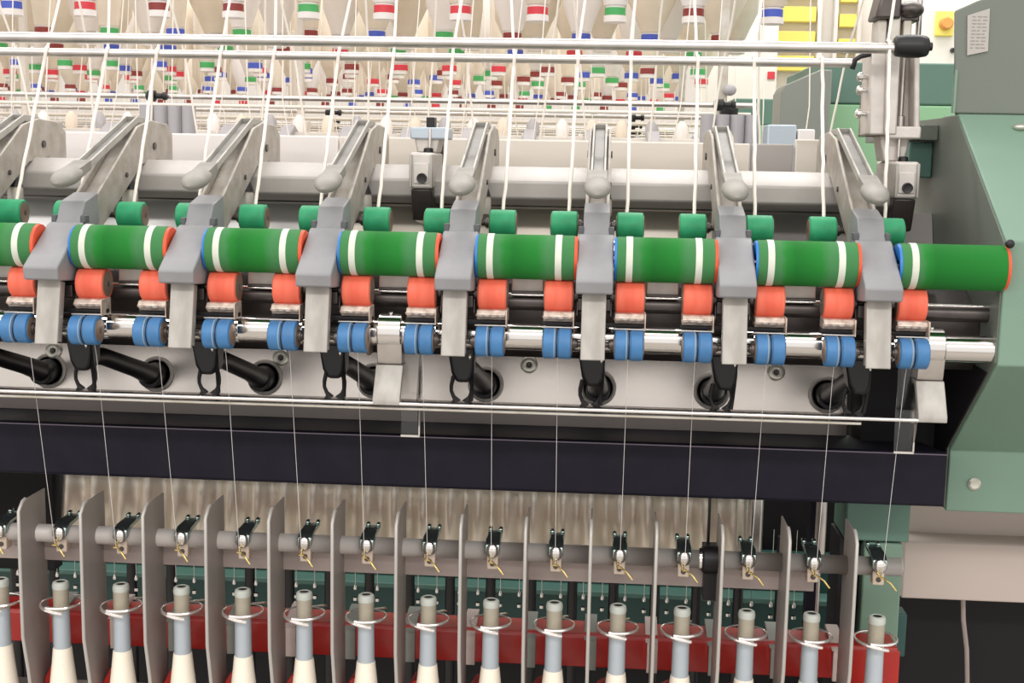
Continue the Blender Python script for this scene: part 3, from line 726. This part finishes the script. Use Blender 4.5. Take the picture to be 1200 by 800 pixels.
# green leg frame
t = thing('green_stanchion', (.32,1.55,-.8), 'green painted machine leg behind the last bobbin', 'machine leg')
b = MB(); b.box(.292,.366,1.520,1.60,-.4400,-.372); b.build('head', 'midgreen', t, bevel=.002)
b = MB(); b.box(.3150,.3600,1.52,1.60,-.95,-.4420); b.build('upright', 'hgreen', t, bevel=.002)
b = MB(); b.box(.289,.3120,1.535,1.60,-.95,-.442); b.build('dark_web', 'dark', t)
b = MB(); b.box(.360,.382,1.57,1.60,-.60,-.545); b.build('gusset', 'teal', t, bevel=.002)
t = thing('beige_cross_panel', (.6,1.55,-.47), 'wide beige grey horizontal panel under the green end housing', 'panel')
b = MB(); b.prism([(1.62,-.4670),(1.625,-.4650),(1.68,-.4650),(1.68,-.5415),(1.62,-.5415)], .3850, 1.15); b.build('lower_face', 'beigebar', t, bevel=.002)
b = MB(); b.box(.3850, 1.15, 1.655, 1.68, -.466, -.39); b.build('upper_face', 'beigebar', t, bevel=.001)
b = MB(); b.tube([(.472,1.66,-.54),(.475,1.66,-.58),(.482,1.66,-.62),(.490,1.66,-.72)], .003, 8); tag(b.build('hanging_cable', 'strip', None, (.475,1.66,-.54)), 'thin brown cable hanging below the beige panel', 'cable')
b = MB(); b.box(.395,1.15,1.72,1.74,-1.45,-.50); tag(b.build('dark_lower_cover', 'dark', None, (.7,1.71,-1)), 'dark lower cover under the beige panel', 'cover panel')

# far side spindles seen through the gap
tag(MB().box(-1.35,.45,2.30,2.34,-.86,-.70).build('teal_crossbar', 'teal', None, (-.4,2.32,-.78), bevel=.004), 'teal painted crossbar low behind the bobbins', 'crossbar')
tag(MB().box(-1.35,.45,2.255,2.30,-.775,-.765).build('teal_ledge', 'midteal', None, (-.4,2.28,-.77), bevel=.002), 'pale green ledge along the teal crossbar', 'ledge')
tag(MB().box(-1.35,.45,2.36,2.38,-1.45,-.40).build('dark_core_panel', 'dark', None, (-.4,2.37,-.9)), 'dark panel closing the machine low behind the bobbins', 'panel')
def make_rear(x):
    t = thing('rear_spindle', (x,2.15,-.9), '', 'spindle', 'spindles on the far side of the machine')
    b = MB(); b.cyl((x,2.15,0), .0085, -.95, -.62, 'z', 16); b.build('black_sleeve', 'black', t)
    for sx in (-1, 1):
        b = MB(); b.cyl((x+sx*.019,2.12,0), .0006, -.73, -.60, 'z', 6); b.lathe([(-.733,.0030),(-.730,.0038),(-.724,.0015)], (x+sx*.019,2.12,0), 'z', 12); b.lathe([(-.752,.0042),(-.747,.0042)], (x+sx*.019,2.12,0), 'z', 12)
        b.build('chrome_pin', 'chrome', t)
    return t
Q0 = make_rear(-1.02)
for k in range(0, 20):
    c = Q0 if k == 0 else dup(Q0, .07*k)
    c['label'] = 'black far side spindle with small chrome pins low behind the bobbins'

# ------------------------------------------------------------------ green end housing
t = thing('end_housing', (.6,1.3,-.37), 'large green painted end housing with a sloping front, all rollers run into it', 'machine housing')
HXL = .3940
b = MB(); b.prism([(1.5285,.0570),(1.5335,.0585),(1.4785,-.40),(1.4785,-.388),(1.4745,-.388),(1.4745,-.3172),(1.3205,-.1968),(1.3205,-.0717)][:2]+[(1.60,.0585),(1.60,-.388),(1.4745,-.388),(1.4745,-.3172),(1.3205,-.1968),(1.3205,-.0717)], HXL, 1.1)
b.build('front_cover', 'hgreen', t, bevel=.0015)
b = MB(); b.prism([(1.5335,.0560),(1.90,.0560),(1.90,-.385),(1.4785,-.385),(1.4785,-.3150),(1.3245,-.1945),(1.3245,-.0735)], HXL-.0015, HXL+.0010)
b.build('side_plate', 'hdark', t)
b = MB(); b.prism([(1.347,-.2080),(1.62,-.2080),(1.62,-.3850),(1.4800,-.3850),(1.4800,-.3165)], HXL-.0030, HXL-.0015); b.build('shade_patch', 'dark', t)  # black patch paints the dark reflection on the lower side plate
b = MB(); b.lathe([(-.0040,.0020),(-.0045,.0050),(-.003,.0072),(0,.0076)], (.4230,1.4745,-.355), 'y', 24); b.build('front_bolt', 'screw', t)
b = MB(); b.ell((.4548,1.505,.0440), (.0080,.0080,.0040)); b.build('slope_bolt', 'screw', t)
b = MB(); b.box(.362,.392,1.61,1.90,.0300,.0480); b.build('rear_shelf', 'hdark', t, bevel=.001)
b = MB(); b.box(.3640,.3920,1.63,1.70,-.0150,.028); b.build('teal_inner_box', 'midteal', t, bevel=.002)
b = MB(); b.ell((.3950,1.312,-.0745), (.0045,.004,.0045)); b.build('black_knob', 'black', t)
# upper cabinet with label plate
t = thing('upper_cabinet', (.6,1.6,.058), 'dark grey green cabinet standing on the green end housing with a paper label', 'cabinet')
b = MB(); vs = [(.3910,1.54,.0590),(.3840,1.54,.1730),(.4100,1.54,.1850),(1.1,1.54,.40),(1.1,1.54,.0590)]
n = len(vs); bk = [(x+.115,1.95,z) if x < 1 else (x,1.95,z) for x,_,z in vs]
b.add(vs+bk, [tuple(range(n)), tuple(range(n,2*n))[::-1]]+[(i,n+i,n+(i+1)%n,(i+1)%n) for i in range(n)]); b.build('body', 'hdark', t, bevel=.002)
b = MB(); b.box(.3890,.3915,1.537,1.545,.0600,.1080); b.build('edge_strip', 'hgreen', t)
b = MB(); b.prismxz([(.4010,.1240),(.4235,.1290),(.4225,.1760),(.3985,.1680)], 1.5375, 1.5400); lp = b.build('label_plate', 'label', t)
b = MB()
for q in range(10):
    zz = .1320+q*.0038; xx = .4035+q*.00008
    for w in range(3):
        b.box(xx+w*.0058, xx+w*.0058+(.0045 if (q+w) % 3 else .0030), 1.5371, 1.5376, zz, zz+.0010)
b.build('label_text', 'ink', lp)

# ------------------------------------------------------------------ roving packages hanging behind (rows of bobbins)
bandc = ['cred','cblue','cgreen','cmaroon']
names = {'cred':'red','cblue':'blue','cgreen':'green','cmaroon':'maroon'}
def pack_profiles(style):
    if style == 0: return [(.036,.024),(.060,.034),(.115,.060),(.30,.062),(.36,.030)]
    if style == 1: return [(.036,.024),(.055,.030),(.100,.046),(.30,.050),(.36,.028)]
    return [(.036,.023),(.10,.030),(.30,.034),(.36,.026)]
protos = {}
def make_pack(style, cm, parts=True):
    x, y, z = 0, 0, 0
    if parts:
        t = thing('roving_bobbin', (0,0,0), '', 'roving bobbin')
        b = MB(); b.lathe([(0,.0225),(.001,.0245),(.014,.0245),(.0145,.0215),(.034,.0205),(.036,.0205)], (0,0,0), 'z', 24); b.build('tube_end', 'packw', t)
        b = MB(); b.lathe([(.0150,.0215),(.0155,.0226),(.0305,.0226),(.031,.0215)], (0,0,0), 'z', 24); b.build('colour_band', cm, t)
        b = MB(); b.lathe(pack_profiles(style), (0,0,0), 'z', 28); b.lathe([(.36,.022),(.40,.022),(.401,.008),(.46,.006)], (0,0,0), 'z', 16)
        b.build('wound_roving', 'pack' if style != 1 else 'packw', t); return t
    b = MB(); b.lathe([(0,.0245),(.014,.0245),(.036,.0205)], (0,0,0), 'z', 14)
    b.mat(1).lathe([(.0120,.0255),(.0310,.0250)], (0,0,0), 'z', 14)
    b.mat(2).lathe(pack_profiles(style), (0,0,0), 'z', 16)
    return b.build('roving_bobbin', ['packw', cm, 'pack' if style != 1 else 'packw'])
rows = [(2.90,.2930,0),(3.25,.270,.08),(3.40,.270,.03),(3.78,.272,.11),(4.5,.275,.05),(4.75,.275,.10),(5.05,.275,.0),(5.35,.275,.13),(6.2,.277,.07),(6.5,.277,.02),(6.85,.277,.12),(7.9,.28,.04)]
cnt = 0; rowname = ['nearest','second','third','fourth','fifth','sixth','seventh','eighth','ninth','tenth','eleventh','twelfth']
for ri, (Y, z, ph) in enumerate(rows):
    near = ri < 4; R_ = random.Random(ri*11+3)
    x = .342-ph; n = 0
    fc = ['cblue','cmaroon','cgreen','cred','cred','cred','cgreen','cmaroon','cmaroon','cred','cblue','cgreen']
    fc2 = ['cmaroon','cblue','cblue','cmaroon','cgreen','cblue','cmaroon','cgreen','cblue','cgreen','cmaroon','cgreen']
    while x > -.56*Y:
        cm = fc[n] if ri == 0 and n < 12 else fc2[n] if ri == 1 and n < 12 else R_.choice(bandc)
        style = R_.choice([0,0,1,2]) if ri else R_.choice([0,0,1])
        key = (style, cm, near)
        if key not in protos:
            protos[key] = make_pack(style, cm, near); o = protos[key]
        else: o = copy_tree(protos[key])
        o.location = (x, Y, z+EYE); 
        lab = 'roving bobbin with %s band hanging in the %s row behind the rails' % (names[cm], rowname[ri])
        if near: lab = ORD[min(n,15)]+' hanging roving bobbin from the right in the '+rowname[ri]+' row, '+names[cm]+' band'
        tag(o, lab, 'roving bobbin', 'roving bobbins, %s row, %s band' % (rowname[ri], names[cm]))
        x -= .168; n += 1; cnt += 1
print('packs', cnt)

# far machines: cream bodies, rails, strands, cops
for mi, Y in enumerate((2.75,3.65,4.55,5.45,6.35,7.25,8.2)):
    nm = ['next','second','third','fourth','fifth','sixth','seventh'][mi]
    t = thing('distant_rail', (0,Y,.115), 'thin rail of the %s machine row behind, with dark clamps' % nm, 'rail')
    rr = .0055 if mi == 0 else .0060
    b = MB(); b.cyl((0,Y,.1150+.003*mi), rr, -.62*Y, .30 if mi == 0 else .33, seg=12); b.build('rod', 'chrome_r', t)
    b = MB(); b.cyl((0,Y+.10,.1000), rr*.8, -.62*Y, .30, seg=10); b.build('second_rod', 'cream', t)
    for cx in ((-.955,.235) if mi == 0 else (-.21*Y,.02*Y)):
        b = MB(); b.lathe([(-.022,.008),(-.018,.012),(-.003,.012),(.0,.006),(.012,.006),(.015,.009),(.022,.008)], (cx,Y-.01,.115), 'x', 12); b.build('clamp', 'black', t)
    # strands hanging from the rail: uncountable
    R_ = random.Random(mi*7+2); b = MB()
    xx = -.60*Y
    while xx < .33:
        xx += R_.uniform(.06,.12); l = R_.uniform(-.03,.03)
        b.tube([(xx,Y-.02,-.02),(xx+l,Y-.02,.115),(xx+l*1.6+R_.uniform(-.02,.02),Y+.05,.56 if mi < 3 else .34)], (.0013+.0002*mi), 5, caps=False)
    o = b.build('roving_strands', 'roving'); tag(o, 'crowd of thin white strands hanging on the %s machine row behind' % nm, 'rovings', kind='stuff')
for mi, Y in enumerate((3.0,4.8,6.6,8.4)):
    nm = ['next','second','third','fourth'][mi]
    t = thing('distant_spinning_frame', (0,Y,-1.5), 'pale %s spinning machine across the aisle behind' % nm, 'machine')
    b = MB(); b.prism([(Y+.02,.050),(Y+.30,.050),(Y+.34,.03),(Y+.34,-1.5),(Y,-1.5),(Y-.12,-.10),(Y-.10,-.06)], -.64*Y, .335); b.build('body', 'farcream', t, bevel=.004)
    R_ = random.Random(mi+5)
    xx = -.62*Y
    while xx < .30 and mi < 3:
        MB().prism([(Y-.14,-.06),(Y-.02,.048),(Y+.02,.066),(Y+.06,.050),(Y-.10,-.09)], xx-.014, xx+.014).build('weighting_lever', 'fargrey', t, bevel=.002); xx += .14
    xx = -.62*Y
    while xx < .32:
        q = MB().lathe([(.045,.012),(.060,.016),(.078,.015),(.092,.005)], (xx,Y+.12,0), 'z', 8) if mi < 2 else None
        if q: q.build('roller_knob', ['pack','fargrey','packw'][int(xx*100)%3], t)
        xx += .07
    for xx in (-.48*Y, -.25*Y):
        b = MB(); b.box(xx-.008, xx+.008, Y+.17, Y+.19, .05, .46); b.box(xx-.02,xx+.02,Y+.16,Y+.20,.045,.08); b.build('creel_stand', 'farcream', t, bevel=.003)
    # creel channels that the bobbins hang from
    for dy in (0,.35,.6):
        b = MB(); b.box(-.64*Y,.36,Y-.1+dy-.02,Y-.1+dy+.02,.757,.787); b.build('hanger_channel', 'farcream', t)
# grey clamp box (motor) behind the left arms
def knobby(x, label):
    t = thing('creel_bracket', (x,2.72,.03), label, 'bracket', 'grey brackets on the rail behind')
    b = MB(); 
    for q in range(4): b.cyl((x-.045+q*.030,2.72,0), .015, -.02, .095, 'z', 12)
    b.build('ribbed_casting', 'fargrey', t); b = MB(); b.box(x-.07,x+.07,2.71,2.76,-.06,-.02); b.build('foot', 'fargrey', t, bevel=.004)
knobby(-.925, 'ribbed grey casting under the black clamp of the rail behind, left part')
knobby(.245, 'ribbed grey casting on the rail behind beside the green machines')
t = thing('aisle_pole', (.238,2.85,-.1), 'slender beige creel pole at the end of the next machine row', 'pole')
MB().box(.228,.248,2.84,2.86,-.2,.9).build('shaft', 'castdirt', t, bevel=.002)
MB().lathe([(.092,.010),(.10,.019),(.112,.020),(.122,.012)], (.252,2.83,0), 'z', 10).build('black_knob', 'black', t)
MB().ell((.252,2.83,.150),(.014,.012,.012)).build('pale_knob', 'fargrey', t)
t = thing('second_aisle_pole', (.22,4.1,-.1), 'slender beige pole further back beside the end of the hanging bobbins', 'pole')
MB().box(.210,.230,4.1,4.12,-.2,.42).build('shaft', 'castdirt', t, bevel=.002)

# ------------------------------------------------------------------ far green headstocks, wall, shelf
def headstock(Y, x0, x1, label, dx=0):
    t = thing('distant_headstock', (x0,Y,-1.5), label, 'machine housing', 'green headstocks of the machines behind')
    b = MB(); b.box(x0,x1,Y,Y+.55,.135,.228); b.build('upper_band', 'midgreen', t, bevel=.004)
    b = MB(); b.box(x0-.0,x1,Y,Y+.55,-1.5,.134); b.build('lower_body', 'ltgreen', t, bevel=.004)
    return t
headstock(3.05, .470, 2.2, 'dark over light green headstock of the next machine behind the creel post')
headstock(4.85, .448, 1.05, 'smaller dark over light green headstock two machine rows back')
t = thing('grey_cabinet', (.41,2.9,-1.5), 'grey green sloping topped cabinet at the end of the next machine row', 'cabinet')
b = MB(); b.prismxz([(.368,-1.5),(.368,.150),(.376,.166),(.450,.200),(.475,.200),(.475,-1.5)], 2.9, 3.04); b.build('body', 'boxgrey', t, bevel=.003)
b = MB(); b.box(.310,.366,2.62,2.70,-.2,.074); tag(b.build('pale_blue_box', 'ltblue', None, (.36,2.66,-.2), bevel=.003), 'pale blue grey box in front of the grey green cabinet', 'box')
b = MB(); b.box(.369,.402,2.62,2.70,-.2,.066); tag(b.build('white_box', 'packw', None, (.41,2.66,-.2), bevel=.003), 'small white box between the pale blue box and the creel post', 'box')
struct(MB().box(-12,12,14,14.1,-1.5,4.2).build('wall_back', 'wallw'))
struct(MB().box(-12,12,-4,14,-1.6,-1.5).build('floor', 'floor'))
t = thing('yellow_shelf_rack', (.9,5.9,-1.5), 'white rack with yellow shelves standing against the pale wall', 'rack')
for q in range(7):
    b = MB(); b.box(.715,.886,5.9,5.94,.40+q*.105,.465+q*.105); b.build('yellow_shelf', 'yellow', t, bevel=.003)
    b = MB(); b.box(.985,1.06,5.9,5.94,.38+q*.105,.435+q*.105); b.build('yellow_shelf', 'yellow', t, bevel=.003)
for xx in (.700,.900,.970,1.07):
    b = MB(); b.box(xx-.008,xx+.008,5.89,5.95,-1.5,1.2); b.build('upright', 'packw', t)
b = MB(); b.box(.69,1.2,5.96,5.98,-1.5,1.3); b.build('back_sheet', 'wallw', t)
t = thing('white_switch_cabinet', (1.45,5.0,-1.5), 'tall white switch cabinet with an orange switch beside the dark green cabinet', 'cabinet')
b = MB(); b.box(1.10,2.4,5.0,5.5,-1.5,1.2); b.build('body', 'wallw', t, bevel=.004)
b = MB(); b.box(1.180,1.245,4.985,5.0,.47,.56); sw = b.build('switch_plate', 'yellow', t, bevel=.004)
b = MB(); b.lathe([(-.03,.018),(-.02,.024),(0,.024)], (1.215,4.985,.515), 'y', 18); b.build('switch_knob', 'orange', sw)
b = MB(); b.lathe([(-.02,.01),(0,.012)], (1.275,5.0,.515), 'y', 14); b.build('push_button', 'cmaroon', t)
b = MB(); b.lathe([(-.02,.008),(0,.010)], (1.250,5.0,.42), 'y', 14); b.build('lock', 'black', t)
for (x_, z_, w_, h_, c_, lb) in ((.380,.36,.020,.075,'cred','narrow red marker strip on the pale board past the last hanging bobbins'),(.652,.36,.03,.03,'cred','small red square marker beside the grey green cabinet'),(.500,.46,.034,.028,'cblue','small blue square marker above the red marker strip')):
    tag(MB().box(x_,x_+w_,5.6,5.605,z_-h_/2,z_+h_/2).build('wall_marker', c_, None, (x_,5.6,z_)), lb, 'marker')
tag(MB().box(.36,.69,5.606,5.64,-1.5,1.2).build('pale_board', 'wallw', None, (.6,5.62,-1.5)), 'tall pale board past the last hanging bobbins', 'board')

# ------------------------------------------------------------------ light: hall tube lamps, added fill lamps and diffuse hall light
w = bpy.data.worlds.new('hall'); bpy.context.scene.world = w; w.use_nodes = True
bg = w.node_tree.nodes['Background']; bg.inputs['Color'].default_value = (1.0,.965,.94,1); bg.inputs['Strength'].default_value = 1.14
def lamp(x, y, z, sx, sy, e, rot=(0,0,0), col=(1,.97,.94)):
    l = bpy.data.lights.new('hall_or_fill_lamp', 'AREA'); l.shape = 'RECTANGLE'; l.size = sx; l.size_y = sy; l.energy = e; l.color = col
    o = bpy.data.objects.new('hall_or_fill_lamp', l); COL.objects.link(o); o.location = (x,y,z); o.rotation_euler = rot; return o
for y in (3.9, 6.5, 9.5): lamp(-.8, y, 4.6, 7, .18, 60)
lamp(-.5, -1.7, 3.1, 7, .25, 80, rot=(math.radians(38),0,0))  # unseen lamp, lowered and tilted as added fill for the lower works
lamp(-.8, -.2, 4.2, 6, .18, 28)
lamp(1.0, 4.2, 4.4, 3, .2, 60)  # unseen fill lamp added to brighten the far wall and yellow shelves
lamp(-1.2, 2.6, 4.2, 4, .2, 35)

# ------------------------------------------------------------------ camera
yaw, pit, rol = [math.radians(v) for v in (4.02587949, 8.00957316, 1.08046176)]
F = 1529.28
f = Vector((-math.sin(yaw)*math.cos(pit), math.cos(yaw)*math.cos(pit), -math.sin(pit)))
r = Vector((math.cos(yaw), math.sin(yaw), 0)); u = r.cross(f)
c_, s_ = math.cos(rol), math.sin(rol); r, u = c_*r+s_*u, -s_*r+c_*u
cam = bpy.data.cameras.new('camera'); co = bpy.data.objects.new('camera', cam); COL.objects.link(co)
cam.sensor_width = 36; cam.lens = F/1200*36; cam.clip_start = .05
co.matrix_world = Matrix(((r.x,u.x,-f.x,0),(r.y,u.y,-f.y,0),(r.z,u.z,-f.z,EYE),(0,0,0,1)))
sc = bpy.context.scene; sc.camera = co
sc.view_settings.view_transform = 'Standard'; sc.view_settings.look = 'None'
sc.view_settings.exposure = 0.0; sc.view_settings.gamma = 1; sc.view_settings.use_curve_mapping = False
for o in bpy.data.objects:
    if 'o' in o: del o['o']
